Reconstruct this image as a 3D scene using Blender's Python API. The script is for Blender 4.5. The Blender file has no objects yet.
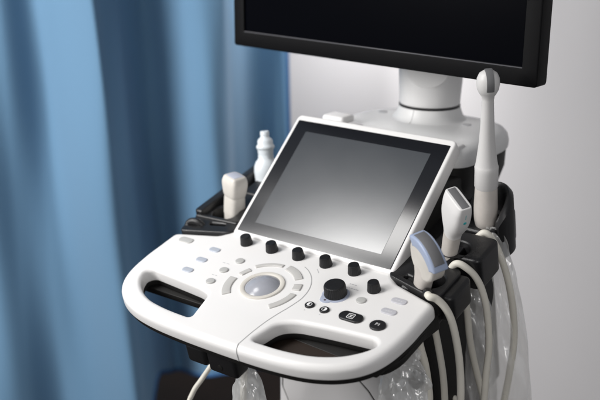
import bpy, bmesh, math, random
from mathutils import Vector, Matrix
random.seed(7)
PI = math.pi
S = bpy.context.scene
COL = S.collection

# ------------------------------------------------------------------ frames
YAW, PITCH, ROLL = 0.6378, 0.3071, 0.0049          # camera looks left and down
CAM = Vector((0.8766, -1.0878, 0.5801))
V = Vector((-math.sin(YAW), math.cos(YAW), 0))      # horizontal view direction
R = Vector((math.cos(YAW), math.sin(YAW), 0))       # horizontal right
Z = Vector((0, 0, 1))
TA, TB = 0.2538, 0.7378                             # tilt of control panel / of touch screen
FLOOR = -0.92

def frame(x, y, z, o):
    return Matrix(((x[0], y[0], z[0], o[0]), (x[1], y[1], z[1], o[1]), (x[2], y[2], z[2], o[2]), (0, 0, 0, 1)))
PM = frame((1, 0, 0), (0, math.cos(TA), math.sin(TA)), (0, -math.sin(TA), math.cos(TA)), (0, 0, 0))
SM = frame((1, 0, 0), (0, math.cos(TB), math.sin(TB)), (0, -math.sin(TB), math.cos(TB)), (0.0, 0.189, 0.1106))
def T(x, y, z): return Matrix.Translation((x, y, z))
def pw(u, v, n=0): return PM @ Vector((u, v, n))
I4 = Matrix.Identity(4)

# ------------------------------------------------------------------ materials
def mat(name, col, rough=0.4, spec=0.5, metal=0.0, coat=0.0, bump=0.0, bscale=400, var=0.0, vscale=8, rvar=0.0, sss=0.0):
    m = bpy.data.materials.new(name); m.use_nodes = True
    nt = m.node_tree; b = nt.nodes['Principled BSDF']
    b.inputs['Base Color'].default_value = (*col, 1)
    b.inputs['Roughness'].default_value = rough
    b.inputs['Specular IOR Level'].default_value = spec
    b.inputs['Metallic'].default_value = metal
    b.inputs['Coat Weight'].default_value = coat
    tc = nt.nodes.new('ShaderNodeTexCoord')
    if var > 0 or rvar > 0:
        n = nt.nodes.new('ShaderNodeTexNoise'); n.inputs['Scale'].default_value = vscale; n.inputs['Detail'].default_value = 6
        nt.links.new(tc.outputs['Object'], n.inputs['Vector'])
        if var > 0:
            r = nt.nodes.new('ShaderNodeValToRGB')
            r.color_ramp.elements[0].position = 0.3; r.color_ramp.elements[1].position = 0.7
            r.color_ramp.elements[0].color = (*[c * (1 - var) for c in col], 1)
            r.color_ramp.elements[1].color = (*[min(1, c * (1 + var)) for c in col], 1)
            nt.links.new(n.outputs['Fac'], r.inputs['Fac']); nt.links.new(r.outputs['Color'], b.inputs['Base Color'])
        if rvar > 0:
            mr = nt.nodes.new('ShaderNodeMapRange')
            mr.inputs['From Min'].default_value = 0.3; mr.inputs['From Max'].default_value = 0.7
            mr.inputs['To Min'].default_value = max(0.02, rough - rvar); mr.inputs['To Max'].default_value = rough + rvar
            nt.links.new(n.outputs['Fac'], mr.inputs['Value']); nt.links.new(mr.outputs['Result'], b.inputs['Roughness'])
    if bump > 0:
        n2 = nt.nodes.new('ShaderNodeTexNoise'); n2.inputs['Scale'].default_value = bscale; n2.inputs['Detail'].default_value = 3
        bp = nt.nodes.new('ShaderNodeBump'); bp.inputs['Strength'].default_value = bump; bp.inputs['Distance'].default_value = 0.001
        nt.links.new(tc.outputs['Object'], n2.inputs['Vector']); nt.links.new(n2.outputs['Fac'], bp.inputs['Height'])
        nt.links.new(bp.outputs['Normal'], b.inputs['Normal'])
    return m

M = {}
M['white'] = mat('white_plastic', (0.81, 0.80, 0.79), 0.36, 0.45, bump=0.12, bscale=900, var=0.012, vscale=5, rvar=0.05)
M['offwhite'] = mat('off_white_plastic', (0.70, 0.69, 0.68), 0.42, bump=0.1, bscale=700, var=0.02)
M['cream'] = mat('cream_plastic', (0.66, 0.63, 0.58), 0.42, var=0.05, vscale=40)
M['handle'] = mat('handle_plastic', (0.62, 0.58, 0.54), 0.48, var=0.08, vscale=35)
M['cable'] = mat('cable_rubber', (0.76, 0.73, 0.65), 0.5, var=0.05, vscale=25)
M['groove'] = mat('groove_grey', (0.42, 0.42, 0.42), 0.6)
M['black'] = mat('black_plastic', (0.012, 0.012, 0.013), 0.34, 0.5, bump=0.25, bscale=1200, rvar=0.08, vscale=20)
M['matblack'] = mat('matt_black_plastic', (0.012, 0.0115, 0.011), 0.55, 0.35, bump=0.3, bscale=1200)
M['brownblack'] = mat('brown_black_plastic', (0.022, 0.014, 0.010), 0.6, 0.3, bump=.2, bscale=900)
M['knob'] = mat('knob_rubber', (0.008, 0.008, 0.009), 0.42, 0.4, bump=0.25, bscale=1500)
M['gkey'] = mat('grey_key', (0.47, 0.47, 0.455), 0.4, var=0.03)
M['bkey'] = mat('bluish_key', (0.44, 0.475, 0.54), 0.35)
M['lkey'] = mat('lilac_key', (0.52, 0.52, 0.555), 0.4)
M['rkey'] = mat('ring_key', (0.54, 0.53, 0.51), 0.42, bump=0.1, bscale=700)
M['ringc'] = mat('cream_ring', (0.66, 0.63, 0.575), 0.42)
M['ball'] = mat('trackball_resin', (0.34, 0.35, 0.39), 0.22, 0.4, coat=0.1, var=0.05, vscale=60)
M['lav'] = mat('lavender_plastic', (0.40, 0.44, 0.55), 0.35)
M['icon'] = mat('white_print', (0.85, 0.85, 0.85), 0.5)
M['gprint'] = mat('grey_print', (0.52, 0.52, 0.53), 0.6)
M['lprint'] = mat('pale_print', (0.66, 0.66, 0.68), 0.6)
M['glass'] = mat('black_glass', (0.005, 0.006, 0.009), 0.215, 0.5, rvar=.007, vscale=14)
M['display'] = mat('display_glass', (0.010, 0.016, 0.024), 0.215, 1.0, rvar=.007, vscale=14)
M['display'].node_tree.nodes['Principled BSDF'].inputs['IOR'].default_value = 1.66
M['glass'].node_tree.nodes['Principled BSDF'].inputs['IOR'].default_value = 1.6
M['mon'] = mat('monitor_plastic', (0.003, 0.003, 0.0036), 0.42, 0.12, bump=0.25, bscale=1500)
M['monscr'] = mat('monitor_screen', (0.0008, 0.0010, 0.0022), 0.2, 0.08)
M['ledge'] = mat('ledge_highlight', (0.10, 0.10, 0.11), 0.3, 0.6)  # paler than the bezel: the highlight on its inner lip is in the colour
M['grey'] = mat('grey_plastic', (0.66, 0.65, 0.65), 0.42, var=0.02)
M['platform'] = mat('platform_plastic', (0.79, 0.79, 0.785), 0.42, var=0.015)
M['neckw'] = mat('neck_plastic', (0.78, 0.775, 0.77), 0.38, var=0.015)
M['lens'] = mat('lens_rubber', (0.16, 0.16, 0.165), 0.5, bump=0.2, bscale=1500)
M['lensl'] = mat('pale_lens', (0.50, 0.52, 0.60), 0.4)
M['blue'] = mat('pale_blue_plastic', (0.37, 0.44, 0.60), 0.38)
M['teal'] = mat('teal_print', (0.05, 0.50, 0.52), 0.5)
M['bottle'] = mat('bottle_plastic', (0.70, 0.75, 0.78), 0.3, var=0.02)
M['darkcap'] = mat('dark_dot', (0.10, 0.08, 0.09), 0.5)

def sleeve_mat(name, alpha, col, rough=0.17):
    """thin crumpled film: clear, with a share of milky scatter and a Fresnel gloss"""
    m = bpy.data.materials.new(name); m.use_nodes = True
    nt = m.node_tree; nt.nodes.remove(nt.nodes['Principled BSDF'])
    N = nt.nodes.new; Lk = nt.links.new
    tr = N('ShaderNodeBsdfTransparent'); tr.inputs['Color'].default_value = (0.96, 0.96, 0.96, 1)
    tl = N('ShaderNodeBsdfTranslucent'); tl.inputs['Color'].default_value = (*col, 1)
    df = N('ShaderNodeBsdfDiffuse'); df.inputs['Color'].default_value = (*col, 1)
    gl = N('ShaderNodeBsdfGlossy'); gl.inputs['Roughness'].default_value = rough
    tc = N('ShaderNodeTexCoord'); mp = N('ShaderNodeMapping'); mp.inputs['Scale'].default_value = (1, 1, 0.35)
    n = N('ShaderNodeTexVoronoi'); n.feature = 'DISTANCE_TO_EDGE'; n.inputs['Scale'].default_value = 70
    n2 = N('ShaderNodeTexNoise'); n2.inputs['Scale'].default_value = 45; n2.inputs['Detail'].default_value = 5
    Lk(tc.outputs['Object'], mp.inputs['Vector']); Lk(mp.outputs[0], n.inputs['Vector']); Lk(mp.outputs[0], n2.inputs['Vector'])
    ad = N('ShaderNodeMath'); ad.operation = 'ADD'; Lk(n.outputs['Distance'], ad.inputs[0]); Lk(n2.outputs['Fac'], ad.inputs[1])
    bp = N('ShaderNodeBump'); bp.inputs['Strength'].default_value = 0.8; bp.inputs['Distance'].default_value = 0.004
    Lk(ad.outputs[0], bp.inputs['Height'])
    for q in (gl,): Lk(bp.outputs[0], q.inputs['Normal'])
    m0 = N('ShaderNodeMixShader'); m0.inputs[0].default_value = .5; Lk(df.outputs[0], m0.inputs[1]); Lk(tl.outputs[0], m0.inputs[2])
    m1 = N('ShaderNodeMixShader'); m1.inputs[0].default_value = alpha; Lk(tr.outputs[0], m1.inputs[1]); Lk(m0.outputs[0], m1.inputs[2])
    gl.inputs['Color'].default_value = (.17, .17, .17, 1)
    m2 = N('ShaderNodeAddShader'); Lk(m1.outputs[0], m2.inputs[0]); Lk(gl.outputs[0], m2.inputs[1])
    Lk(m2.outputs[0], nt.nodes['Material Output'].inputs[0])
    return m
M['sleeve'] = sleeve_mat('clear_film', 0.40, (0.90, 0.90, 0.89))
M['bag'] = sleeve_mat('frosted_film', 0.52, (0.88, 0.88, 0.87))

# ------------------------------------------------------------------ mesh builder
class MB:
    def __init__(s): s.v = []; s.f = []; s.m = []; s.mi = 0
    def add(s, vs, fs, M4=None):
        o = len(s.v)
        for p in vs:
            p = Vector(p); s.v.append(tuple(M4 @ p) if M4 else tuple(p))
        for f in fs:
            s.f.append([i + o for i in f]); s.m.append(s.mi)
        return s
    def rings(s, rs, closed=True, cap0=False, cap1=False, M4=None):
        n = len(rs[0]); vs = [p for r in rs for p in r]; fs = []
        for k in range(len(rs) - 1):
            for i in range(n if closed else n - 1):
                j = (i + 1) % n
                fs.append((k*n+i, k*n+j, (k+1)*n+j, (k+1)*n+i))
        if cap0: fs.append(tuple(range(n))[::-1])
        if cap1: fs.append(tuple((len(rs)-1)*n + i for i in range(n)))
        return s.add(vs, fs, M4)
    def lathe(s, prof, seg=48, M4=None, cap0=True, cap1=True, ridges=0, rd=0.0, ridge_rows=()):
        rs = []
        for k, (r, z) in enumerate(prof):
            ring = []
            for i in range(seg):
                a = 2*PI*i/seg; rr = r
                if ridges and k in ridge_rows: rr = r * (1 + rd*math.cos(ridges*a))
                ring.append((rr*math.cos(a), rr*math.sin(a), z))
            rs.append(ring)
        return s.rings(rs, True, cap0, cap1, M4)
    def bm(s, b, M4=None):
        b.verts.index_update()
        s.add([v.co.copy() for v in b.verts], [[v.index for v in f.verts] for f in b.faces], M4); b.free(); return s
    def box(s, x0, x1, y0, y1, z0, z1, bev=0.003, seg=3, M4=None, taper=None):
        b = bmesh.new(); bmesh.ops.create_cube(b, size=1)
        for v in b.verts:
            v.co = Vector((x0 + (v.co.x+.5)*(x1-x0), y0 + (v.co.y+.5)*(y1-y0), z0 + (v.co.z+.5)*(z1-z0)))
            if taper: v.co = Vector(taper(*v.co))
        if bev > 0: bmesh.ops.bevel(b, geom=b.edges[:], offset=bev, segments=seg, affect='EDGES', profile=0.5)
        return s.bm(b, M4)
    def tube(s, pts, rad, seg=14, sub=8, M4=None, cap=True):
        P = catmull(pts, sub); n = len(P); rs = []
        up = Vector((0.3, 0.2, 1)).normalized()
        for i, p in enumerate(P):
            t = (P[min(i+1, n-1)] - P[max(i-1, 0)]).normalized()
            a = t.cross(up)
            if a.length < 1e-3: a = t.cross(Vector((1, 0, 0)))
            a.normalize(); b = t.cross(a).normalized()
            r = rad(i/(n-1)) if callable(rad) else rad
            rs.append([p + a*r*math.cos(2*PI*k/seg) + b*r*math.sin(2*PI*k/seg) for k in range(seg)])
        return s.rings(rs, True, cap, cap, M4)
    def plate(s, outer, holes, n0, n1, rt=0.003, rb=0.001, seg=6, M4=None, hole_rt=None):
        """flat plate n0..n1 with outline and holes; edges rounded rt at the top and rb at the bottom"""
        b = bmesh.new(); bot = []; top = []
        for li, loop in enumerate([outer] + list(holes)):
            hole = li > 0
            L = ccw([Vector((p[0], p[1])) for p in loop]); N = normals(L)
            if hole: N = [-q for q in N]
            r_t = hole_rt if (hole and hole_rt is not None) else rt
            prof = [(rb*(1-math.sin(a)), n0 + rb*(1-math.cos(a))) for a in [PI/2*i/max(1, seg//2) for i in range(seg//2+1)]] if rb > 0 else [(0, n0)]
            if rt > 0: prof += [(r_t*(1-math.cos(a)), n1 - r_t*(1-math.sin(a))) for a in [PI/2*i/seg for i in range(seg+1)]]
            else: prof += [(0, n1)]
            rows = [[b.verts.new((p.x - q.x*d, p.y - q.y*d, h)) for p, q in zip(L, N)] for d, h in prof]
            n = len(L)
            for k in range(len(rows)-1):
                for i in range(n):
                    j = (i+1) % n; q = (rows[k][i], rows[k][j], rows[k+1][j], rows[k+1][i])
                    b.faces.new(q if not hole else q[::-1])
            for row, lst in ((rows[0], bot), (rows[-1], top)):
                for i in range(n):
                    e = b.edges.get((row[i], row[(i+1) % n])); lst.append(e)
        for lst in (bot, top):
            bmesh.ops.triangle_fill(b, use_beauty=True, use_dissolve=False, edges=lst)
        bmesh.ops.recalc_face_normals(b, faces=b.faces[:])
        return s.bm(b, M4)
    def build(s, name, mats, parent=None, world=None, origin=None, smooth=40):
        """one mesh object; verts given in `world` frame coordinates; parent by world matrix"""
        me = bpy.data.meshes.new(name)
        Wm = world or I4
        vs = s.v
        if origin is not None:
            o = Vector(origin); vs = [tuple(Vector(p) - o) for p in vs]; Wm = Wm @ T(*o)
        me.from_pydata(vs, [], s.f)
        for m in (mats if isinstance(mats, (list, tuple)) else [mats]): me.materials.append(m)
        me.polygons.foreach_set('material_index', s.m)
        b = bmesh.new(); b.from_mesh(me); bmesh.ops.remove_doubles(b, verts=b.verts[:], dist=1e-6)
        bmesh.ops.recalc_face_normals(b, faces=b.faces[:]); b.to_mesh(me); b.free()
        me.polygons.foreach_set('use_smooth', [True]*len(me.polygons))
        me.set_sharp_from_angle(angle=math.radians(smooth))
        o = bpy.data.objects.new(name, me); COL.objects.link(o)
        place(o, Wm, parent)
        return o

WORLD = {}
def place(o, Wm, parent=None):
    WORLD[o.name] = Wm.copy()
    if parent is not None:
        o.parent = parent; o.matrix_basis = WORLD[parent.name].inverted() @ Wm
    else:
        o.matrix_basis = Wm
def dup(o, Wm, parent):
    c = o.copy(); COL.objects.link(c); place(c, Wm, parent); return c
def thing(name, label, cat, Wm, group=None):
    o = bpy.data.objects.new(name, None); o.empty_display_size = 0.05; COL.objects.link(o); place(o, Wm)
    return tag(o, label, cat, group)
def tag(o, label, cat, group=None):
    o['label'] = label; o['category'] = cat
    if group: o['group'] = group
    return o

def catmull(pts, sub):
    P = [Vector(p) for p in pts]; out = []
    for i in range(len(P)-1):
        p0 = P[i-1] if i else P[0]*2 - P[1]
        p1, p2 = P[i], P[i+1]
        p3 = P[i+2] if i+2 < len(P) else P[-1]*2 - P[-2]
        for k in range(sub):
            t = k/sub
            out.append(0.5*((2*p1) + (p2-p0)*t + (2*p0-5*p1+4*p2-p3)*t*t + (3*p1-p0-3*p2+p3)*t**3))
    out.append(P[-1]); return out
def closed_curve(pts, sub=8):
    n = len(pts); out = []; P = [Vector((p[0], p[1])) for p in pts]
    for i in range(n):
        p0, p1, p2, p3 = P[i-1], P[i], P[(i+1) % n], P[(i+2) % n]
        for k in range(sub):
            t = k/sub
            out.append(0.5*((2*p1) + (p2-p0)*t + (2*p0-5*p1+4*p2-p3)*t*t + (3*p1-p0-3*p2+p3)*t**3))
    return out
def ccw(L):
    a = sum(L[i-1].x*L[i].y - L[i].x*L[i-1].y for i in range(len(L)))
    return L if a > 0 else L[::-1]
def normals(L):
    n = len(L); out = []
    for i in range(n):
        a = (L[i]-L[i-1]); b = (L[(i+1) % n]-L[i])
        a = a.normalized() if a.length > 0 else a; b = b.normalized() if b.length > 0 else b
        na = Vector((a.y, -a.x)); nb = Vector((b.y, -b.x)); m = na+nb
        m = m.normalized() if m.length > 1e-6 else na
        out.append(m/max(0.5, m.dot(na)))
    return out
def shrink(L, d):
    L = ccw([Vector(p) for p in L]); N = normals(L); return [p - q*d for p, q in zip(L, N)]
def rpoly(pts, r, seg=6):
    """polygon with rounded corners; r one radius or a list"""
    n = len(pts); out = []
    for i in range(n):
        p = Vector(pts[i][:2]); a = Vector(pts[i-1][:2]) - p; b = Vector(pts[(i+1) % n][:2]) - p
        rr = r[i] if isinstance(r, (list, tuple)) else r
        d = min(rr, a.length*0.49, b.length*0.49)
        s_, e = p + a.normalized()*d, p + b.normalized()*d
        for k in range(seg+1):
            t = k/seg; out.append(s_*(1-t)**2 + p*2*t*(1-t) + e*t*t)
    return out
def ellipse(cx, cy, rx, ry, n=40, p=2.0):
    out = []
    for i in range(n):
        a = 2*PI*i/n; c, s_ = math.cos(a), math.sin(a)
        out.append(Vector((cx + rx*math.copysign(abs(c)**(2/p), c), cy + ry*math.copysign(abs(s_)**(2/p), s_))))
    return out
def sect(cx, cy, z, hx, hy, n=40, p=2.6):
    return [Vector((q.x, q.y, z)) for q in ellipse(cx, cy, hx, hy, n, p)]
def lerp_sections(secs, sub=6):
    """secs: (z, hx, hy, cx, cy, p) -> smooth loft rings"""
    P = []
    for i in range(len(secs)-1):
        s0 = secs[i-1] if i else secs[0]; s1, s2 = secs[i], secs[i+1]; s3 = secs[i+2] if i+2 < len(secs) else secs[-1]
        for k in range(sub):
            t = k/sub; P.append([0.5*((2*b)+(c-a)*t+(2*a-5*b+4*c-d)*t*t+(3*b-a-3*c+d)*t**3) for a, b, c, d in zip(s0, s1, s2, s3)])
    P.append(list(secs[-1]))
    return [sect(q[3], q[4], q[0], max(q[1], 1e-4), max(q[2], 1e-4), 40, q[5]) for q in P]

def text_mesh(body, size):
    cu = bpy.data.curves.new('t', 'FONT'); cu.body = body; cu.size = size; cu.align_x = 'CENTER'; cu.align_y = 'CENTER'
    cu.resolution_u = 4
    o = bpy.data.objects.new('t', cu); COL.objects.link(o)
    dg = bpy.context.evaluated_depsgraph_get(); me = bpy.data.meshes.new_from_object(o.evaluated_get(dg))
    vs = [v.co.copy() for v in me.vertices]; fs = [list(p.vertices) for p in me.polygons]
    bpy.data.objects.remove(o); bpy.data.curves.remove(cu); bpy.data.meshes.remove(me)
    return vs, fs

# ================================================================== the ultrasound machine
XC = 0.0095
MW = T(XC, 0.25, FLOOR)
mach = thing('ultrasound_machine', 'white ultrasound machine with black monitor, tilted touch screen and button panel', 'ultrasound machine', MW)

# ---- control panel shell
half = [(0, -.1395), (.05, -.139), (.105, -.1365), (.15, -.1305), (.182, -.121), (.207, -.108), (.227, -.0905), (.241, -.068), (.249, -.04), (.2525, -.005), (.2525, .025)]
right = [Vector((XC+x, y)) for x, y in half]
left = [Vector((XC-x, y)) for x, y in half[1:]]
front = [Vector(p[:2]) for p in catmull([(p.x, p.y, 0) for p in left[::-1] + right], 6)]
back = rpoly([(XC+.2525, .026), (XC+.2525, .0685), (XC+.172, .093), (XC+.128, .16), (XC-.128, .16), (XC-.172, .093), (XC-.2525, .0685), (XC-.2525, .026)], [0, .012, .008, .002, .002, .008, .012, 0], 5)
outline = front + back[6:-6]
hr = [(.066, -.112), (.078, -.064), (.100, -.051), (.150, -.0435), (.226, -.0365), (.236, -.046), (.226, -.064), (.204, -.086), (.168, -.103), (.12, -.111)]
hole_r = rpoly(hr, [.010, .016, .022, .03, .010, .010, .02, .03, .03, .03], 7)
hole_l = rpoly([(2*XC - x, y) for x, y in [(.072, -.108), (.086, -.050), (.106, -.0435), (.150, -.0395), (.216, -.034), (.226, -.044), (.218, -.064), (.196, -.085), (.165, -.100), (.12, -.107)]],
               [.008, .008, .022, .03, .014, .012, .02, .03, .03, .03], 7)
mb = MB(); mb.plate(outline, [hole_l, hole_r], -.0225, 0.0, rt=.011, rb=.002, seg=8, hole_rt=.007)
panel = mb.build('control_panel', M['white'], mach, PM, (XC, 0, -.01), smooth=50)

# ---- seam line that splits the panel, and the arc round the ring of keys
def strip(mb, pts, w=.0012, h=.0005, sub=8):
    P = catmull([(x, y, 0) for x, y in pts], sub); n = len(P); rs = []
    for i, p in enumerate(P):
        t = (P[min(i+1, n-1)] - P[max(i-1, 0)]); t.normalize(); a = Vector((t.y, -t.x, 0))
        rs.append([p - a*w/2 + Vector((0, 0, -.001)), p - a*w/2 + Vector((0, 0, h)), p + a*w/2 + Vector((0, 0, h)), p + a*w/2 + Vector((0, 0, -.001))])
    mb.rings(rs, True, True, True)
mb = MB()
arc = [(.0755*math.cos(math.radians(a)), .0755*math.sin(math.radians(a))) for a in range(66, -12, -8)]
strip(mb, arc + [(.071, -.028), (.0655, -.048), (.0605, -.072), (.0575, -.100), (.0565, -.1265)], w=.0013, h=.00035)
mb.build('panel_seam', M['groove'], panel, PM)
mb = MB()                                        # the seam where it runs over the rounded front edge
pth = []
for k in range(9):
    a = PI/2*k/8
    pth.append((.0565 + .0025*math.sin(a*1.0), -.139 + .011*(1-math.sin(a)) , -.011 + .011*math.cos(a) - 0.0))
pth = [(.0565, -.1275, .0001)] + [(.0565 + .004*k/8, -.1392 + .011*(1-math.sin(PI/2*k/8)), -.011 + .011*math.cos(PI/2*k/8)) for k in range(1, 9)] + [(.061, -.1392, -.021)]
mb.tube(pth, .0008, 8, 3); mb.build('panel_seam', M['groove'], panel, PM)

# ---- knobs
def knob_mesh(r0, r1, h, ridges):
    mb = MB(); seg = ridges*6
    prof = [(r0*1.0, 0), (r0*1.02, h*.10), (r0*.97, h*.22), (r0*.95, h*.30), (r1*1.01, h*.80), (r1*.985, h*.92), (r1*.93, h*.985), (r1*.86, h), (r1*.55, h*.985), (.0004, h*.98)]
    mb.lathe(prof, seg, ridges=ridges, rd=.018, ridge_rows=(2, 3, 4, 5))
    return mb
kx = [-0.0999, -0.0470, 0.0059, 0.0588, 0.1117]
KM = [PM @ T(x, .0869, -.0003) for x in kx] + [PM @ T(.1635, .060, -.0003)]
k0 = knob_mesh(.0102, .0086, .0155, 22).build('knob', M['knob'], panel, KM[0], smooth=35)
for i, K in enumerate(KM[1:]):
    dup(k0, K @ Matrix.Rotation(.37*(i+1), 4, 'Z'), panel)
big = knob_mesh(.0172, .0160, .0175, 34).build('large_knob', M['knob'], panel, PM @ T(.1165, .0285, .0006), smooth=35)
mb = MB(); mb.plate(ellipse(.117, .0275, .0215, .0200, 48) , [], -.001, .0007, .0005, 0, 2)
mb.plate(rpoly([(.098, .020), (.103, .0035), (.116, .0025), (.124, .012), (.118, .022)], [.003, .006, .006, .006, .003], 5), [], -.001, .0010, .0005, 0, 2)
mb.mi = 1; mb.lathe([(.0017, .0009), (.0017, .0014), (.0004, .0015)], 16, T(.1105, .0085, 0))
mb.build('knob_plate', [M['lav'], M['darkcap']], panel, PM)

# ---- keys
def pill(w, d, h=.0016, p=None, m='gkey', mark=0):
    mb = MB()
    o = [Vector((sx*(w-d*.92) + d*.92*math.cos(a), d*math.sin(a))) for sx, a0 in ((1, -PI/2), (-1, PI/2)) for a in [a0 + PI*k/16 for k in range(17)]] if p is None else ellipse(0, 0, w, d, 40, p)
    mb.plate(o, [], -.001, h, rt=min(h*.8, .0014), rb=0, seg=4)
    if mark:
        mb.mi = 1
        for q, m_ in ((-1, .8), (0, 1.1), (1, .7)):
            mb.add([(q*mark*2.1 + a*mark*m_, b_*.0007, h + .00012) for a, b_ in ((-.8, -1), (.8, -1), (.8, 1), (-.8, 1))], [(0, 1, 2, 3)])
    return mb
bkeys = [(-.138, .050), (-.139, .018), (-.141, -.014)]
b0 = pill(.0105, .0058, mark=.0016).build('button', [M['bkey'], M['gprint']], panel, PM @ T(-.138, .050, 0)); b0['label'] = 'bluish grey pill-shaped button'
for x, y in bkeys[1:]: dup(b0, PM @ T(x, y, 0), panel)
pill(.0145, .0072, mark=.0022).build('button', [M['gkey'], M['gprint']], panel, PM @ T(-.205, .054, 0))
r0 = pill(.0078, .0072, .0022, 2.0).build('round_button', M['gkey'], panel, PM @ T(-.0845, .009, 0))
for x, y in [(-.0845, -.024), (-.0765, .040), (.160, .030)]: dup(r0, PM @ T(x, y, 0), panel)
l0 = pill(.0125, .0062, mark=.0020).build('button', [M['lkey'], M['lprint']], panel, PM @ T(.211, .0235, 0))
dup(l0, PM @ T(.2115, .051, 0), panel)
def arc_key(a0, a1, r0=.0492, r1=.0628):
    n = max(4, int(abs(a1-a0)/4)); A = [math.radians(a0 + (a1-a0)*i/n) for i in range(n+1)]
    pts = [(r1*math.cos(a), r1*math.sin(a)) for a in A] + [(r0*math.cos(a), r0*math.sin(a)) for a in A[::-1]]
    rr = [.0015]*len(pts)
    mb = MB(); mb.plate(rpoly(pts, .0016, 3), [], -.001, .0019, rt=.0013, rb=0, seg=3); return mb
for a0, a1, rr in [(180, 226, (.0492, .0630)), (148, 169, (.0475, .0570)), (91, 139, (.0525, .0600)), (40, 82, (.0495, .0628)), (11, 27, (.0492, .0630)), (-43, 2, (.0525, .0635))]:
    arc_key(a0, a1, *rr).build('ring_key', M['rkey'], panel, PM)

# ---- trackball
mb = MB(); mb.lathe([(.0352, -.001), (.0352, .0012), (.0345, .0022), (.0330, .0026), (.0292, .0024), (.0276, .0014), (.0266, -.0030)], 72, cap0=False, cap1=False)
tr = mb.build('trackball_ring', M['ringc'], panel, PM)
mb = MB(); RB = .042; cz = .0016 - .0327
mb.lathe([(RB*math.sin(a), cz + RB*math.cos(a)) for a in [PI*.26*i/26 for i in range(26, -1, -1)]][:-1] + [(.0002, cz+RB)], 72, cap0=False)
mb.build('trackball', M['ball'], panel, PM)

# ---- black keys with white marks
def disc(mb, cx, cy, r, z, n=28):
    mb.add([(cx + r*math.cos(2*PI*i/n), cy + r*math.sin(2*PI*i/n), z) for i in range(n)], [tuple(range(n))])
def ringm(mb, outer, inner, z):
    n = len(outer); vs = [(p.x, p.y, z) for p in outer] + [(p.x, p.y, z) for p in inner]
    mb.add(vs, [(i, (i+1) % n, n+(i+1) % n, n+i) for i in range(n)])
def half_icon(side):
    mb = pill(.0076, .0073, .0026, 2.0); mb.mi = 1
    z = .00272
    o = ellipse(0, 0, .0042, .0042, 28); i_ = ellipse(0, 0, .0033, .0033, 28); ringm(mb, o, i_, z)
    A = [math.radians(90 + 180*k/12) for k in range(13)]
    mb.add([(side*.0034*math.cos(a), .0034*math.sin(a), z) for a in A], [tuple(range(13))])
    return mb
half_icon(1).build('round_button', [M['black'], M['icon']], panel, PM @ T(.0970, -.0110, 0))
half_icon(-1).build('round_button', [M['black'], M['icon']], panel, PM @ T(.1240, -.0120, 0))
mb = pill(.0192, .0098, .0030); mb.mi = 1
o = rpoly([(-.0056, -.0056), (.0056, -.0056), (.0056, .0056), (-.0056, .0056)], .0022, 5)
i_ = rpoly([(-.0046, -.0046), (.0046, -.0046), (.0046, .0046), (-.0046, .0046)], .0016, 5); ringm(mb, o, i_, .00312)
for y in (-.0018, .0018):
    mb.add([(-.0034, y-.0005, .00312), (.0034, y-.0005, .00312), (.0034, y+.0005, .00312), (-.0034, y+.0005, .00312)], [(0, 1, 2, 3)])
mb.add([(-.0006, -.0018, .00313), (.0006, -.0018, .00313), (.0006, .0018, .00313), (-.0006, .0018, .00313)], [(0, 1, 2, 3)])
b = mb.build('button', [M['black'], M['icon']], panel, PM @ T(.1690, -.0105, 0)); b['label'] = 'wide black pill button with white square mark'
mb = pill(.0122, .0112, .0028, 2.05); mb.mi = 1
vs, fs = text_mesh('P1', .0078); mb.add(vs, fs, T(0, 0, .00295))
b = mb.build('round_button', [M['black'], M['icon']], panel, PM @ T(.2140, -.0110, 0)); b['label'] = 'round black button with a white mark'

# ---- small grey print
def lettering(items):
    mb = MB()
    for (x, y, w, h, rot) in items:
        c, s_ = math.cos(rot), math.sin(rot)
        mb.add([(x + c*a - s_*b_, y + s_*a + c*b_, .00025) for a, b_ in ((-w, -h), (w, -h), (w, h), (-w, h))], [(0, 1, 2, 3)])
    mb.build('lettering', M['gprint'], panel, PM, (items[0][0], items[0][1], 0))
lettering([(.122 + i*.0048, .0595, w, .0009, 0) for i, w in enumerate([.0012, .0022, .0016])])
lettering([(.1215 + i*.0046, .0500, w, .0009, 0) for i, w in enumerate([.0018, .0012, .0020, .0016, .0022])])
lettering([(-.0985, .0265, .0028, .0006, 0), (-.0905, .0265, .0028, .0006, 0)])
lettering([(-.093, -.0075, .0022, .0006, 0), (-.087, -.0075, .0016, .0006, 0)])
lettering([(.0565, .068, .0060, .0006, -.75)])
lettering([(.0962, -.0235, .0009, .0008, 0)]); lettering([(.1230, -.0235, .0009, .0008, 0)])

# ---- black tray under the panel
mb = MB()
inner = [p for p in outline]

mb.plate(shrink(outline, .003), [shrink(hole_l, -.0015), shrink(hole_r, -.0015)], -.0335, -.0228, .001, .004, 4)
side = rpoly([(XC-.249, -.030), (XC-.236, -.044), (XC-.080, -.044), (XC-.068, -.118), (XC+.045, -.118), (XC+.05, -.050), (XC+.232, -.062), (XC+.2485, -.030), (XC+.2485, .30), (XC-.2485, .30)],
             [.02, .012, .01, .012, .012, .01, .02, .03, .02, .02], 6)
mb.plate(side, [], -.047, -.0338, .001, .005, 4)
rp = rpoly([(.060, -.104), (.165, -.096), (.203, -.078), (.230, -.042), (XC+.236, .02), (.060, .02)], [.01, .02, .02, .02, .01, .01], 6)
mb.mi = 1; mb.plate(rp, [], -.0425, -.0345, .001, .003, 4)  # sheet added to darken the view through the right handle hole
mb.build('panel_underside', [M['matblack'], M['brownblack']], mach, PM, (XC, 0, -.04))
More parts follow.
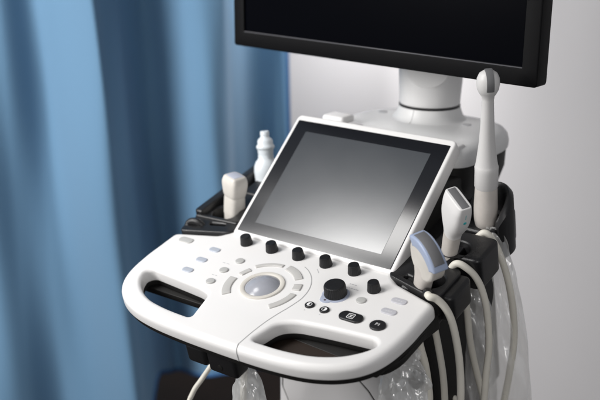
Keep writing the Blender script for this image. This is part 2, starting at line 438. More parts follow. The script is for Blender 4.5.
# flanks of the tray rise at the back of each handle
for sgn in (-1, 1):
    mb = MB(); mb.box(XC + sgn*.2485 - .006, XC + sgn*.2485 + .004, -.070, .075, -.050, -.0228, .004, 3, taper=lambda x, y, z, s=sgn: (x - s*(.018 if y < 0 else 0), y, z + (.010 if (y < 0 and z < -.03) else 0)))
    mb.build('side_bumper', M['matblack'], mach, PM)

# ---- latch blocks below the front edge
mb = MB(); mb.box(-.058, -.0170, -.130, -.100, -.070, -.0345, .008, 5); l1 = mb.build('front_latch', M['black'], mach, PM)
mb = MB(); mb.box(-.0150, .040, -.130, -.100, -.073, -.0345, .006, 4); mb.mi = 1; mb.lathe([(.0045, 0), (.0045, .0012), (.003, .0016)], 20, T(.010, -.1296, -.058) @ Matrix.Rotation(PI/2, 4, 'X')); mb.build('front_latch', [M['black'], M['matblack']], mach, PM)

# ---- touch screen slab
SX = 0.0136; HW = .1565; WT, WB = .1285, -.1235
mb = MB()
so = rpoly([(SX-HW, WB), (SX+HW, WB), (SX+HW, WT), (SX-HW, WT)], [.006, .006, .011, .011], 7)
mb.plate(so, [], -.0275, 0.0, .004, .004, 5)
ts = mb.build('touch_screen', M['white'], mach, SM, (SX, 0, 0))
mb = MB(); mb.plate(rpoly([(SX-.1495, -.1155), (SX+.1495, -.1155), (SX+.1495, .1165), (SX-.1495, .1165)], .0015, 3), [], -.001, .0006, .0004, 0, 2)
mb.build('glass_front', M['glass'], ts, SM)
mb = MB(); mb.plate(rpoly([(SX-.123, -.0951), (SX+.123, -.0951), (SX+.123, .0951), (SX-.123, .0951)], .0008, 2), [], 0, .0009, .0001, 0, 1)
mb.build('display', M['display'], ts, SM)

# ---- body behind the screen, platform, neck
mb = MB()
mb.box(XC-.148, XC+.150, .16, .40, -.10, .128, .008, 3, taper=lambda x, y, z: (x, y + (.10 if (z > 0 and y < .3) else 0) - .03*(y < .3), z))
PO = rpoly([(.015-.155, .302), (.015+.155, .302), (.015+.155, .565), (.015-.155, .565)], [.05, .05, .15, .15], 14)
mb.rings([[Vector((p.x, p.y, z)) for p in shrink(PO, d)] for d, z in ((.046, -.45), (.045, -.20), (.043, .0), (.030, .055), (.013, .082), (.005, .108), (.004, .140))], True, True, True)
mb.build('rear_body', M['matblack'], mach, I4, (XC, .3, 0))
mb = MB()
mb.rings([[Vector((p.x, p.y, z)) for p in shrink(PO, d)] for d, z in ((.004, .1403), (.0008, .1425), (0, .152), (.0030, .1635), (.0095, .1705), (.020, .1740), (.034, .1762))], True, True, True)
pf = mb.build('arm_platform', M['platform'], mach, I4, (.015, .385, .17))
NX, NY = .004, .487
mb = MB(); mb.lathe([(.070, .1755), (.066, .1775), (.0625, .181), (.0585, .190), (.0562, .1985)], 72, T(NX, NY, 0), cap0=False)
fl = mb.build('neck_foot', M['platform'], pf, I4)
sd = (-V*.80 - R*.60)
mb = MB(); mb.tube([Vector((NX, NY, z)) + sd*r for r, z in ((.072, .1758), (.066, .1775), (.0625, .181), (.0585, .190), (.0562, .1985))], .0006, 8, 6); mb.build('foot_seam', M['groove'], pf, I4)
sc0 = None
for (x, y) in [(-.085, .470), (.090, .470)]:
    if sc0 is None:
        mb = MB(); mb.lathe([(.0085, -.002), (.0085, .0006), (.0075, .001), (.003, .0004)], 24); sc0 = mb.build('screw_cover', M['gprint'], pf, T(x, y, .1765))
    else: dup(sc0, T(x, y, .1765), pf)
mb = MB(); mb.lathe([(.0555, .1985), (.0562, .1995), (.0562, .2022), (.0545, .203)], 72, T(NX, NY, 0))
nk = MB(); nk.lathe([(.0545, .2032), (.0553, .2045), (.0556, .215), (.0575, .245), (.0585, .265), (.0575, .29), (.052, .315), (.045, .330)], 72, T(NX, NY, 0))
neck = nk.build('neck', M['neckw'], mach, I4, (NX, NY, .25))
mb.build('joint_ring', M['black'], neck, I4)
mb = MB(); mb.lathe([(.040, 0), (.040, .056), (.038, .0585), (.030, .060), (.004, .0602)], 56, T(NX, NY, .279) @ Matrix.Rotation(math.radians(24), 4, 'Z') @ Matrix.Rotation(PI/2, 4, 'X'))
mb.build('hinge_cap', M['neckw'], neck, I4)
# hinge cover on top of the slab's rear
mb = MB(); mb.box(-.122, -.076, .322, .362, .165, .1925, .006, 4); mb.build('hinge_cover', M['white'], pf, I4)
mb = MB(); mb.box(-.074, -.050, .318, .356, .165, .1845, .007, 4, taper=lambda x, y, z: (x, y, z - (.006 if (x > -.06 and z > .18) else 0))); mb.build('hinge_cover', M['grey'], pf, I4)
mb = MB(); mb.box(SX-.140, SX+.140, .272, .345, .150, .1768, .004, 3); mb.build('top_cover', M['white'], pf, I4)

# ---- monitor
A0 = Vector((-.331, .332, .295)); ang = math.radians(-4.18)
MM = T(*A0) @ Matrix.Rotation(ang, 4, 'Z')          # x along the lower edge, y backwards, z up
MWD, MH, MD = .6258, .385, .036
def yz(poly):                                        # plate lies in x,z: map (x, y, n) -> (x, -n, y)
    return MM @ Matrix(((1, 0, 0, 0), (0, 0, -1, 0), (0, 1, 0, 0), (0, 0, 0, 1)))
MF = yz(None)
mo = rpoly([(0, 0), (MWD, 0), (MWD, MH), (0, MH)], .006, 5)
mh = [Vector(p) for p in ((.0252, .0265), (.6000, .0265), (.6000, MH-.025), (.0252, MH-.025))]
mb = MB(); mb.plate(mo, [mh], -MD, 0, .0022, .006, 4, hole_rt=.0008)
mon = mb.build('monitor', M['mon'], mach, MF, (MWD/2, MH/2, -.02))
mb = MB(); mb.add([(.0253, .0266, -.004), (.5999, .0266, -.004), (.5999, MH-.0251, -.004), (.0253, MH-.0251, -.004)], [(0, 1, 2, 3)])
mb.build('screen', M['monscr'], mon, MF)
mb = MB(); mb.box(.0252, .6000, .0266, .0282, -.0039, -.0008, .0004, 1); mb.build('screen_ledge', M['ledge'], mon, MF)
mb = MB(); mb.box(.10, MWD-.10, .07, MH-.06, -.075, -MD+.001, .012, 3); mb.box(.26, .40, .04, .17, -.17, -.074, .02, 4); mb.build('rear_housing', M['mon'], mon, MF)

# ---- white column below the panel
mb = MB(); mb.box(-.092, .128, .157, .50, -.72, -.10, .010, 4); colm = mb.build('column', M['grey'], mach, I4, (XC, .3, -.4))
mb = MB(); cz0 = .1565
pts = rpoly([(-.076, -.12), (-.080, -.262), (-.070, -.285), (.112, -.285), (.112, -.235), (.094, -.212), (.070, -.150)], .003, 3)
PV = Matrix(((1, 0, 0, 0), (0, 0, -1, 0.157), (0, 1, 0, 0), (0, 0, 0, 1)))
mb.plate(rpoly([(-.0795, -.12), (-.0835, -.262), (-.067, -.2925), (.114, -.290), (.114, -.232), (.098, -.214), (.064, -.190), (.0, -.12)], .004, 3), [], -.002, .0006, .0004, 0, 1, M4=PV)
mb.build('column_seam', M['mon'], colm, I4)
mb = MB(); mb.plate(rpoly([(-.0755, -.118), (-.0795, -.2613), (-.065, -.2885), (.1125, -.2885), (.1125, -.2325), (.0972, -.2155), (.064, -.1915), (.0, -.118)], .004, 3), [], -.002, .0030, .0012, 0, 2, M4=PV)
mb.build('front_panel', M['grey'], colm, I4)
mb = MB(); mb.box(-.19, .21, .12, .62, -.80, -.72, .03, 4); mb.build('wheel_base', M['matblack'], mach, I4)
wh = None
for (x, y) in ((-.17, .15), (.19, .15), (-.17, .60), (.19, .60)):
    Wm = T(x, y, FLOOR+.05) @ Matrix.Rotation(PI/2, 4, 'Y')
    if wh is None:
        mb = MB(); mb.lathe([(.02, -.02), (.045, -.02), (.05, -.014), (.05, .014), (.045, .02), (.02, .02)], 40); wh = mb.build('wheel', M['matblack'], mach, Wm)
    else: dup(wh, Wm, mach)

# ---- probe holders
def block(mb, u0, u1, v0, v1, n0, n1, hu, hv, hr, slot=True, bev=.006):
    """holder cup: rounded block with a hole that is open towards the outside"""
    c = rpoly([(u0, v0), (u1, v0), (u1, v1), (u0, v1)], [.006, .012, .012, .006], 6)
    mb.plate(c, [ellipse(hu, hv, hr, hr, 36)], n0, n1, bev, .004, 5, hole_rt=.004)
mb = MB()
# collar plate beside the screen with its slot
col_o = rpoly([(.166, .098), (.258, .0715), (.262, .085), (.262, .150), (.235, .160), (.235, .34), (.150, .34), (.150, .150)], [.008, .008, .006, .012, .01, .02, .006, .01], 5)
slot = rpoly([(.187, .1035), (.214, .0955), (.217, .103), (.190, .111)], .004, 4)
mb.plate(col_o, [slot, ellipse(.228, .112, .0225, .021, 36)], -.030, .0045, .0022, .004, 4, hole_rt=.004)
mb.build('collar', M['black'], mach, PM) if False else None
holder = mb.build('probe_holder', M['black'], mach, PM, (.21, .2, 0))
mb = MB(); block(mb, .190, .277, .086, .150, -.044, -.0005, .228, .113, .0215); mb.build('cup', M['black'], holder, PM)
mb = MB(); block(mb, .190, .281, .166, .234, -.038, .016, .232, .184, .0225); mb.build('cup', M['black'], holder, PM)
mb = MB(); block(mb, .185, .262, .246, .335, -.045, .012, .232, .279, .0260); mb.build('cup', M['black'], holder, PM)
# raised back wall of the rear cup
mb = MB()
rs = []
for k in range(25):
    a = math.radians(-38 + 205*k/24); ro, ri = .044, .031
    h = .062*math.sin(PI*min(1, max(0, (k+1.5)/26)))**.5
    ring = []
    for (r_, n_) in ((ri, -.01), (ri+.001, h-.006), (ri+.005, h-.001), ((ri+ro)/2, h), (ro-.004, h-.002), (ro, h-.008), (ro, -.04)):
        ring.append((.233 + r_*math.cos(a), .284 + r_*math.sin(a), n_))
    rs.append(ring)
mb.rings(rs, True, True, True); mb.build('cup_wall', M['black'], holder, PM)

mb = MB()
lo = rpoly([(2*XC-.166, .098), (2*XC-.2535, .0715), (2*XC-.258, .085), (2*XC-.258, .13), (2*XC-.235, .16), (2*XC-.235, .34), (2*XC-.150, .34), (2*XC-.150, .150)], [.008, .008, .006, .01, .01, .02, .006, .01], 5)
mb.plate(lo, [rpoly([(-.196, .106), (-.168, .113), (-.170, .120), (-.199, .113)], .003, 4), ellipse(-.197, .150, .0235, .021, 36)], -.03, .0035, .0022, .004, 4, hole_rt=.004)
lh = mb.build('probe_holder', M['black'], mach, PM, (-.2, .2, 0))
mb = MB()
wl_ = [(-.236, .128), (-.228, .122), (-.205, .120), (-.180, .124), (-.150, .130)]
mb.plate(rpoly([(-.244, .122), (-.226, .122), (-.229, .330), (-.247, .330)], [.008, .004, .004, .008], 5), [], -.05, .014, .004, .003, 4)
mb.plate(rpoly([(-.240, .117), (-.150, .122), (-.150, .130), (-.236, .127)], [.006, .002, .002, .002], 5), [], -.05, .007, .003, .003, 4)
mb.plate(rpoly([(-.236, .215), (-.150, .215), (-.150, .222), (-.236, .222)], .002, 3), [], -.05, .006, .003, .003, 4)
mb.plate(rpoly([(-.240, .322), (-.150, .322), (-.150, .330), (-.240, .330)], .002, 3), [], -.05, .014, .003, .003, 4)
mb.build('cup', M['black'], lh, PM)
mb = MB(); mb.tube([pw(-.236, .090, -.004), pw(-.234, .095, .004), pw(-.226, .098, .008), pw(-.214, .100, .006), pw(-.206, .102, -.004)], .0062, 14, 6); mb.build('hook', M['black'], lh, I4)
mb = MB(); mb.box(.150, .212, .12, .345, -.36, -.040, .01, 2, M4=PM); mb.build('side_bracket', M['matblack'], mach, I4)

# ================================================================== probes
def axes(alpha, s, roll=0.0, lat=0.0):
    A = (Z*math.cos(alpha) - V*math.sin(alpha)); A = (A + R*lat).normalized()
    L = (R*s + (-V*math.cos(alpha) - Z*math.sin(alpha))*math.sqrt(1-s*s)); L = (L - A*L.dot(A)).normalized()
    Tt = A.cross(L)
    return L, Tt, A
def pframe(o, alpha, s, lat=0.0):
    L, Tt, A = axes(alpha, s, lat=lat); return frame(L, Tt, A, o)
GP = 'ultrasound probes standing in the holders'

# -- curved probe
WP = pframe(pw(.221, .118, -.020) - R*.013 - Z*.013, .62, .42, 0)
cp = thing('curved_probe', 'curved ultrasound probe with pale blue rim and grey lens, front of the right holder', 'ultrasound probe', WP, GP)
RC, HA, ZC = .050, math.radians(43), .088
def sector(ri, ro, ha, n=28):
    A = [(-ha + 2*ha*i/n) for i in range(n+1)]
    return [(ro*math.sin(a), ZC + ro*math.cos(a)) for a in A] + [(ri*math.sin(a), ZC + ri*math.cos(a)) for a in A[::-1]]
PX = Matrix(((1, 0, 0, 0), (0, 0, -1, 0), (0, 1, 0, 0), (0, 0, 0, 1)))       # plate drawn in x,z with thickness along y
A = [(-HA + 2*HA*i/28) for i in range(29)]
body = [((RC-.004)*math.sin(a), ZC + (RC-.004)*math.cos(a)) for a in A]
body += [(.0325, .105), (.030, .094), (.024, .082), (.016, .074), (-.016, .074), (-.024, .082), (-.030, .094), (-.0325, .105)]
mb = MB(); mb.plate(body, [], -.0115, .0115, .005, .005, 6, M4=PX); mb.build('head', M['cream'], cp, WP, smooth=60)
mb = MB(); mb.plate(rpoly(sector(RC-.017, RC, HA+.06), .003, 3), [], -.0122, .0122, .003, .003, 5, M4=PX); mb.build('rim', M['blue'], cp, WP, smooth=60)
mb = MB(); mb.plate(rpoly(sector(RC-.003, RC+.0008, HA-.12), .0008, 2), [], -.0082, .0082, .0006, .0006, 2, M4=PX); mb.build('lens', M['lens'], cp, WP, smooth=60)
mb = MB(); mb.rings(lerp_sections([(-.035, .009, .009, 0, 0, 2.2), (0, .0115, .011, 0, 0, 2.3), (.03, .0135, .0115, 0, 0, 2.5), (.058, .015, .0118, 0, 0, 2.6), (.074, .020, .0120, 0, 0, 2.8), (.086, .026, .0115, 0, 0, 3)]), True, True, True)
mb.build('handle', M['handle'], cp, WP, smooth=60)
mb = MB(); mb.box(.0335, .0352, -.003, .003, .108, .1095, 0, 1)
CR = .0052
mb = MB(); mb.tube([pw(.2360, .096, -.022), pw(.2395, .0865, -.006), pw(.2440, .0770, .0055), (.2515, .0655, .0252), (.2593, .0717, .0215), (.2695, .0793, .0085), (.2778, .0854, -.0117), (.2845, .0905, -.0424), (.2898, .0944, -.0783), (.2931, .0968, -.1204), (.294, .0975, -.165), (.293, .099, -.24), (.27, .12, -.4), (.22, .16, -.62)], .0056, 14, 8)
mb.build('cable', M['cable'], cp, I4)
mb = MB(); mb.tube([pw(.2350, .098, -.022), pw(.2385, .0885, -.006), pw(.2430, .0790, .0045), pw(.2475, .0735, .0070)], lambda t: .0105 - .0036*t, 16, 6); mb.build('strain_relief', M['black'], cp, I4)

# -- linear probe
WP = pframe(pw(.222, .184, -.02) - R*.007 - Z*.005, .50, .40, 0)
lp = thing('linear_probe', 'white flat-topped ultrasound probe with dark rectangular lens and teal dot', 'ultrasound probe', WP, GP)
HL = .158
mb = MB(); mb.rings(lerp_sections([(HL-.075, .014, .0115, 0, 0, 2.4), (HL-.066, .0155, .0125, 0, 0, 2.5), (HL-.050, .0215, .0138, 0, 0, 3), (HL-.034, .0245, .0145, 0, 0, 3.6), (HL-.016, .0248, .0138, 0, 0, 4), (HL-.004, .0240, .0112, 0, 0, 5), (HL-.0006, .0232, .0098, 0, 0, 6), (HL, .0222, .0088, 0, 0, 6)]), True, True, True)
mb.build('head', M['white'], lp, WP, smooth=60)
mb = MB(); mb.plate(rpoly([(-.0212, -.0062), (.0212, -.0062), (.0212, .0062), (-.0212, .0062)], .001, 2), [], HL-.002, HL+.0005, .0004, 0, 2); mb.build('lens', M['lens'], lp, WP)
mb = MB(); mb.lathe([(.0026, 0), (.0026, .0008), (.0016, .0012)], 20, T(.0243, 0, HL-.028) @ Matrix.Rotation(PI/2, 4, 'Y')); mb.box(.0235, .0250, -.0004, .0004, HL-.020, HL-.012, 0, 1); mb.build('orientation_mark', M['teal'], lp, WP)
mb = MB(); mb.rings(lerp_sections([(-.02, .010, .009, 0, 0, 2.2), (.03, .0125, .0105, 0, 0, 2.3), (.060, .0138, .0112, 0, 0, 2.4), (HL-.074, .0141, .0116, 0, 0, 2.4)]), True, True, True)
mb.build('handle', M['handle'], lp, WP, smooth=60)
mb = MB(); mb.tube([(.238, .150, .036), (.246, .1475, .0475), (.254, .149, .0495), (.2635, .1545, .0430), (.2730, .1620, .0310), (.2824, .1692, .0087), (.2901, .1749, -.0268), (.2953, .1787, -.0812), (.2941, .1779, -.1316), (.2939, .1777, -.1779), (.292, .18, -.26), (.27, .20, -.42), (.2, .24, -.62)], .0054, 14, 8)
mb.build('cable', M['cable'], lp, I4)

# -- endocavity probe
WP = pframe(pw(.232, .2775, -.03), .16, .2, -.072)
ep = thing('endocavity_probe', 'long thin white ultrasound probe with round tip, upright in rear right holder', 'ultrasound probe', WP, GP)
mb = MB(); mb.lathe([(.0165, .098), (.0182, .102), (.0180, .128), (.0183, .134), (.0175, .136), (.0168, .139), (.0152, .150), (.0126, .172), (.0108, .196), (.0096, .225), (.0090, .243), (.0098, .249), (.0130, .254), (.0160, .260), (.0172, .268), (.0165, .277), (.0135, .284), (.008, .288), (.0003, .2895)], 56)
mb.build('shaft', M['offwhite'], ep, WP, smooth=60)
mb = MB()                                            # curved strip of lens over the tip
rs = []
for k in range(17):
    a = math.radians(-22 + 116*k/16); Rr = .0178
    c = Vector((math.cos(a)*.0178, 0, .2690 + math.sin(a)*.0222)); nrm = Vector((math.cos(a), 0, math.sin(a)))
    rs.append([c + Vector((0, -.0055, 0)) - nrm*.002, c + Vector((0, -.0055, 0)), c + Vector((0, -.003, 0)) + nrm*.0005, c + Vector((0, .003, 0)) + nrm*.0005, c + Vector((0, .0055, 0)), c + Vector((0, .0055, 0)) - nrm*.002])
mb.rings(rs, True, True, True, M4=Matrix.Rotation(math.radians(-8), 4, 'Z')); mb.build('lens', M['lens'], ep, WP, smooth=60)
mb = MB(); mb.rings(lerp_sections([(.0, .011, .010, 0, 0, 2.1), (.022, .0135, .0125, 0, 0, 2.1), (.040, .0175, .0170, 0, 0, 2.2), (.06, .0190, .0182, 0, 0, 2.2), (.080, .0182, .0178, 0, 0, 2.1), (.099, .0172, .0172, 0, 0, 2)]), True, True, True)
mb.build('handle', M['handle'], ep, WP, smooth=60)
mb = MB(); mb.tube([(.240, .232, .065), (.2500, .2335, .0735), (.2600, .2400, .0640), (.2714, .2482, .0379), (.2836, .2572, -.0036), (.2927, .264, -.0544), (.2969, .2671, -.1061), (.2947, .2654, -.159), (.2901, .262, -.2166), (.2876, .2602, -.2681), (.26, .28, -.45), (.2, .32, -.65)], .0056, 14, 8)
mb.build('cable', M['cable'], ep, I4)

# -- small phased probe in the left holder
WP = pframe(pw(-.195, .160, -.040), .12, .62, .03)
sp = thing('phased_probe', 'small cream ultrasound probe with square head in the left holder', 'ultrasound probe', WP, GP)
mb = MB(); mb.rings(lerp_sections([(.066, .0165, .0138, 0, 0, 3.4), (.0695, .0182, .0150, 0, 0, 3.6), (.077, .0196, .0162, 0, 0, 4.0), (.092, .0208, .0170, 0, 0, 4.6), (.1005, .0188, .0155, 0, 0, 5), (.104, .0168, .0138, 0, 0, 5), (.1053, .0145, .0120, 0, 0, 5)]), True, True, True)
mb.build('head', M['cream'], sp, WP, smooth=60)
mb = MB(); mb.plate(rpoly([(-.0125, -.0102), (.0125, -.0102), (.0125, .0102), (-.0125, .0102)], .002, 4), [], .103, .1059, .0006, 0, 2); mb.build('lens', M['lensl'], sp, WP)
mb = MB(); mb.rings(lerp_sections([(-.01, .0150, .0135, 0, 0, 3), (.012, .0168, .0145, 0, 0, 3.4), (.034, .0172, .0148, 0, 0, 3.4), (.0355, .0180, .0154, 0, 0, 3.4), (.052, .0178, .0153, 0, 0, 3.4), (.062, .0176, .0150, 0, 0, 3.4), (.0705, .0170, .0142, 0, 0, 3.4)], 4), True, True, True)
mb.build('handle', M['cream'], sp, WP, smooth=50)

# ================================================================== gel bottle
WP = pframe(pw(-.204, .272, -.032), -.10, .5, -.05)
gb = thing('gel_bottle', 'white plastic gel bottle with stepped nozzle behind the touch screen', 'bottle', WP)
mb = MB(); mb.lathe([(.019, 0), (.0205, .003), (.0210, .012), (.0212, .030), (.0222, .040), (.0228, .047), (.0220, .056), (.0190, .064), (.0155, .068), (.0140, .071), (.0140, .076)], 48); mb.build('body', M['bottle'], gb, WP, smooth=60)
mb = MB(); mb.lathe([(.0130, .075), (.0138, .080), (.0142, .087), (.0160, .0882), (.0166, .0905), (.0163, .0935), (.0148, .0950), (.0138, .0962), (.0140, .102), (.0120, .106), (.0085, .1085), (.0075, .112), (.0082, .1125), (.0082, .1185), (.0072, .1200), (.0045, .1195), (.0042, .112)], 40, cap1=True, ridges=20, rd=.02, ridge_rows=(1, 2)); mb.build('nozzle', M['bottle'], gb, WP, smooth=50)

# ================================================================== plastic sleeves and bags, loose cables
def film(name, pts, widths, depth, m, label, amp=.004, seed=1, axis=None, sub=22, group='clear plastic sleeves hanging at the machine', solid=True):
    rnd = random.Random(seed); P = catmull(pts, sub); n = len(P); K = 72; rs = []
    Wd = catmull([(w, d, 0) for w, d in zip(widths, depth)], sub)
    ph = [rnd.uniform(0, 6.28) for _ in range(12)]
    ax = axis or R
    for i, p in enumerate(P):
        t = (P[min(i+1, n-1)] - P[max(i-1, 0)]).normalized(); a = (ax - t*ax.dot(t)).normalized(); b_ = t.cross(a).normalized()
        ring = []
        for k in range(K):
            th = 2*PI*k/K; f = i/n
            w = amp*(math.sin(3*th + 9*f + ph[0]) + .8*math.sin(5*th - 14*f + ph[1]) + .6*math.sin(2*th + 25*f + ph[2]) + .5*math.sin(7*th + 18*f + ph[3]) )
            fold = .25*amp*(1 - 2*abs(math.sin(6.5*th + 7*f + ph[5] + .8*math.sin(9*f)))) + .16*amp*(1 - 2*abs(math.sin(23*f + 2*th + ph[6]))) - .1*amp*math.sin(31*f + 4*th + ph[4])
            ring.append(p + a*(Wd[i].x*math.cos(th) + w*.5) + b_*(Wd[i].y*math.sin(th) + w + fold))
        rs.append(ring)
    mb = MB(); mb.rings(rs, True, False, False)
    o = mb.build(name, m, None, I4, pts[0], smooth=75)
    return tag(o, label, 'plastic sleeve', group)
film('plastic_sleeve', [(.2480, .2432, .0745), (.2560, .2500, .0640), (.2655, .2575, .0341), (.2745, .2630, -.0077), (.2815, .2690, -.0588), (.2865, .2730, -.1109), (.2900, .2750, -.1642), (.2925, .2770, -.2368)],
     [.008, .014, .018, .019, .022, .026, .033, .036], [.008, .011, .012, .012, .013, .015, .016, .016], M['sleeve'],
     'clear plastic sleeve round the outermost cable, below the rear right holder', .0028, 3)
film('plastic_sleeve', [(.2071, .2752, -.0371), (.2161, .2819, -.0635), (.2226, .2867, -.1171), (.2278, .2906, -.1718), (.2337, .2949, -.2654)],
     [.014, .022, .022, .026, .030], [.010, .013, .013, .014, .014], M['sleeve'], 'clear plastic sleeve hanging between the two middle cables', .003, 5)
film('plastic_bag', [(.2369, .0477, -.0520), (.2322, .0442, -.0750), (.2300, .0436, -.1000), (.2290, .0436, -.1443), (.229, .0436, -.20)],
     [.010, .022, .031, .037, .040], [.008, .014, .018, .020, .020], M['bag'], 'crumpled frosted plastic bag under the right front corner of the panel', .0048, 9)['category'] = 'plastic bag'
film('plastic_bag', [(.0110, -.0566, -.0950), (.0129, -.0566, -.1093), (.0150, -.0541, -.1395), (.0160, -.0534, -.1819), (.016, -.0534, -.23)],
     [.006, .012, .021, .026, .030], [.005, .010, .014, .016, .016], M['bag'], 'small frosted plastic bag round a white rod below the black latch', .003, 12)['category'] = 'plastic bag'
mb = MB(); mb.tube([(.0085, -.052, -.085), (.0069, -.052, -.1077), (.0053, -.053, -.1395), (.0036, -.054, -.182), (.003, -.054, -.26)], .0052, 14, 6)
tag(mb.build('rod', M['cable'], None, I4, (.0085, -.052, -.085)), 'white rod hanging inside the small plastic bag below the latch', 'rod')
def cable(pts, r, label):
    mb = MB(); mb.tube(pts, r, 14, 8); o = mb.build('cable', M['cable'], None, I4, pts[0]); return tag(o, label, 'cable', 'loose cables hanging below the panel')
cable([(-.088, .03, -.10), (-.0995, -.004, -.155), (-.1135, -.0162, -.1852), (-.1260, -.0258, -.2105), (-.1350, -.0322, -.2480), (-.138, -.03, -.34)], .0042, 'thin pale cable curving down behind the black latch, left of the small plastic bag')
cable([(.206, .124, .02), (.214, .1302, -.0119), (.2227, .1367, -.0529), (.2303, .1424, -.0945), (.2369, .1472, -.1369), (.2412, .1504, -.1835), (.2444, .1528, -.2328), (.23, .17, -.45)], .0054, 'cream cable dropping straight from under the panel corner, left of the two holder cables')
cable([(.2050, .0900, -.020), (.2158, .0943, -.0473), (.2229, .0995, -.08), (.2285, .1037, -.1047), (.2333, .1073, -.1382), (.2356, .1089, -.167), (.236, .11, -.24)], .0062, 'cream cable half hidden behind the crumpled bag under the panel corner')
cable([(.2150, .2320, .000), (.2203, .2352, -.0292), (.2256, .2392, -.0636), (.2319, .2438, -.1161), (.2422, .2514, -.1696), (.2555, .2613, -.2279), (.2633, .2671, -.28), (.265, .27, -.40)], .0056, 'dull cable seen through the clear sleeve between the middle cables')
cable([(.1480, .1950, -.245), (.1657, .2072, -.223), (.1787, .2168, -.2155), (.1947, .2287, -.2172), (.2082, .2387, -.2245), (.2222, .249, -.2393), (.236, .262, -.275), (.24, .27, -.36)], .0052, 'cream cable looping sideways low between the hanging cables')
mb = MB(); mb.lathe([(.006, -.014), (.0105, -.012), (.0115, 0), (.0105, .010), (.006, .013)], 24, T(.238, .066, -.1085) @ Matrix.Rotation(.5, 4, 'Y') @ Matrix.Rotation(.3, 4, 'X'))
tag(mb.build('cable_plug', M['matblack'], None, I4, (.238, .066, -.1085)), 'black oval plug beside the crumpled bag under the panel corner', 'plug')

# ================================================================== setting: curtain, wall, floor
def at(s, D, z): return Vector((CAM.x, CAM.y, 0)) + V*D + R*s + Z*z
def s_of(px): return (px - 300)/991*2.58
prof = [(-140, -140, 2.44), (-90, -90, 2.37), (-45, -45, 2.44), (-8, -8, 2.37), (22, 20, 2.40), (46, 50, 2.45), (70, 78, 2.43), (111, 131, 2.34), (121, 146, 2.395), (134, 158, 2.52), (150, 170, 2.555), (198, 206, 2.45), (224, 230, 2.445), (233, 240, 2.53), (254, 259, 2.62), (276, 279, 2.60), (286, 294, 2.575)]
NZ, sub = 60, 12
zt, zb = 1.25, -.742
prof = [(a, b_, 2.46 + (d-2.46)*1.0) for a, b_, d in prof]
Pt = catmull([(s_of(a), d, 0) for a, b_, d in prof], sub); Pb = catmull([(s_of(b_), d, 0) for a, b_, d in prof], sub)
rs = []
for k in range(NZ+1):
    z = zb + (zt-zb)*k/NZ; f = (z + .70)/(.25 + .70)           # 0 at the hem, 1 at the height of photo row 100
    row = []
    for i, (a, b_) in enumerate(zip(Pt, Pb)):
        q = b_ + (a-b_)*f
        t_ = min(1, max(0, (i/sub - 7.7)/.7)); zz = z - (.10*(1-t_*t_*(3-2*t_)) + .006*math.sin(i*.12) + .65*t_*(.517*q.y - 1.322))*(zt-z)/(zt-zb)
        d = q.y + .006*math.sin(i*.31 + z*5) + .004*math.sin(i*.13 - z*9)
        row.append(at(q.x, d, zz))
    rs.append(row)
def curtain_mat():
    m = mat('blue_curtain', (0.135, 0.265, 0.41), 0.75, 0.25)
    nt = m.node_tree; b = nt.nodes['Principled BSDF']; b.inputs['Sheen Weight'].default_value = .25
    tc = nt.nodes.new('ShaderNodeTexCoord')
    w1 = nt.nodes.new('ShaderNodeTexNoise'); w1.inputs['Scale'].default_value = 300; w1.inputs['Detail'].default_value = 2
    mp = nt.nodes.new('ShaderNodeMapping'); mp.inputs['Scale'].default_value = (1, 1, .15)
    nt.links.new(tc.outputs['Object'], mp.inputs[0]); nt.links.new(mp.outputs[0], w1.inputs['Vector'])
    bp = nt.nodes.new('ShaderNodeBump'); bp.inputs['Strength'].default_value = .2; bp.inputs['Distance'].default_value = .002
    nt.links.new(w1.outputs['Fac'], bp.inputs['Height']); nt.links.new(bp.outputs[0], b.inputs['Normal'])
    tl = nt.nodes.new('ShaderNodeBsdfTranslucent'); tl.inputs['Color'].default_value = (.13, .27, .44, 1)
    mx = nt.nodes.new('ShaderNodeMixShader'); mx.inputs[0].default_value = .15
    nt.links.new(b.outputs[0], mx.inputs[1]); nt.links.new(tl.outputs[0], mx.inputs[2]); nt.links.new(mx.outputs[0], nt.nodes['Material Output'].inputs[0])
    return m
mb = MB(); mb.rings(rs, False)
cur = thing('curtain', 'long blue fabric curtain hanging in wide folds behind the machine', 'curtain', T(*at(-.5, 2.45, zt)))
mb.build('fabric', curtain_mat(), cur, I4, at(-.5, 2.45, zt), smooth=80)
M['hem'] = mat('bright_blue_binding', (0.025, 0.10, 0.25), .8)
mb = MB(); edge = [r_[-1] for r_ in rs]; mb.tube(edge[::3], .0045, 8, 2)
low = rs[0]; mb.tube([p + Z*.004 for p in low[::3]], .005, 8, 2); mb.build('hem', M['hem'], cur, I4, at(-.5, 2.45, zt))

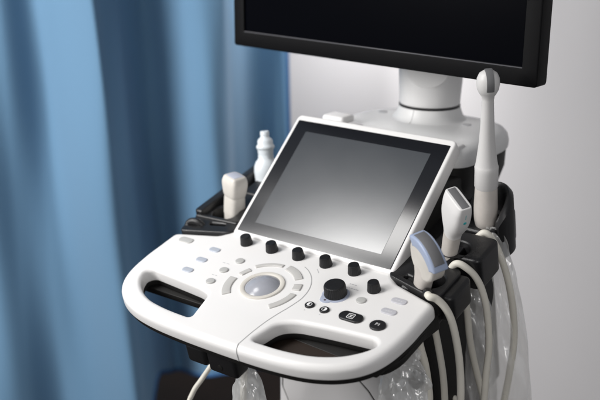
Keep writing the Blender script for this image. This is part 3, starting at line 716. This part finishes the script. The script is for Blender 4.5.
M['wall'] = mat('painted_wall', (0.54, 0.53, 0.54), 0.6, .3, bump=.15, bscale=250, var=.015, vscale=3)
mb = MB(); mb.box(-4.2, 2.5, 1.38, 1.48, FLOOR, 2.6, 0, 1)
wl = mb.build('wall', M['wall'], None, I4, (0, 1.43, 0)); wl['kind'] = 'structure'; wl['label'] = 'plain pale wall behind the curtain'
M['floor'] = mat('dark_floor', (0.010, 0.0055, 0.004), .6, .25, var=.35, vscale=6)
mb = MB(); mb.box(-4.2, 3.5, -4.0, 1.378, FLOOR-.05, FLOOR, 0, 1)
fl_ = mb.build('floor', M['floor'], None, I4, (0, .5, FLOOR)); fl_['kind'] = 'structure'; fl_['label'] = 'dark brown floor'

# ================================================================== light, camera
def area(name, loc, target, size, energy, col, spread=180):
    l = bpy.data.lights.new(name, 'AREA'); l.shape = 'ELLIPSE'; l.size, l.size_y = size; l.energy = energy; l.color = col; l.spread = math.radians(spread)
    o = bpy.data.objects.new(name, l); COL.objects.link(o); o.location = loc
    o.rotation_euler = (Vector(target) - Vector(loc)).to_track_quat('-Z', 'Y').to_euler(); return o
area('softbox', (-1.10, -.93, 2.0), (-.15, -.1, 0), (.84, .84), 26.5, (1, .985, .965))
area('curtain_fill', tuple(at(-1.95, .95, .95)), tuple(at(-.40, 2.45, -.25)), (1.0, 1.3), 24, (1, .985, .97), 105)  # unseen light added to lift the curtain folds
area('wall_fill', (-.46, 1.05, .80), (-.90, 1.38, .04), (.45, .3), 8.3, (1, .975, .955), 96)  # added unseen light, brightens the wall beside the curtain
area('fill_softbox', (2.0, -2.0, .75), (.15, .1, -.1), (1.4, 1.2), 16, (1, .975, .955))
w = bpy.data.worlds.new('World'); S.world = w; w.use_nodes = True
w.node_tree.nodes['Background'].inputs[0].default_value = (.93, .95, 1, 1); w.node_tree.nodes['Background'].inputs[1].default_value = .22

cd = bpy.data.cameras.new('camera'); cam = bpy.data.objects.new('camera', cd); COL.objects.link(cam)
fw = V*math.cos(PITCH) - Z*math.sin(PITCH); u = R.cross(fw)
r2 = R*math.cos(ROLL) + u*math.sin(ROLL); u2 = u*math.cos(ROLL) - R*math.sin(ROLL)
cam.matrix_world = frame(r2, u2, -fw, CAM)
cd.sensor_width = 36; cd.lens = 991/600*36; cd.clip_end = 50; cd.clip_start = .05
cd.dof.use_dof = True; cd.dof.focus_distance = 1.48; cd.dof.aperture_fstop = 3.0
S.camera = cam
S.view_settings.view_transform = 'Standard'; S.view_settings.look = 'None'; S.view_settings.exposure = 0; S.view_settings.gamma = 1
S.render.engine = 'CYCLES'
S.cycles.transparent_max_bounces = 24; S.cycles.max_bounces = 10; S.cycles.use_denoising = True
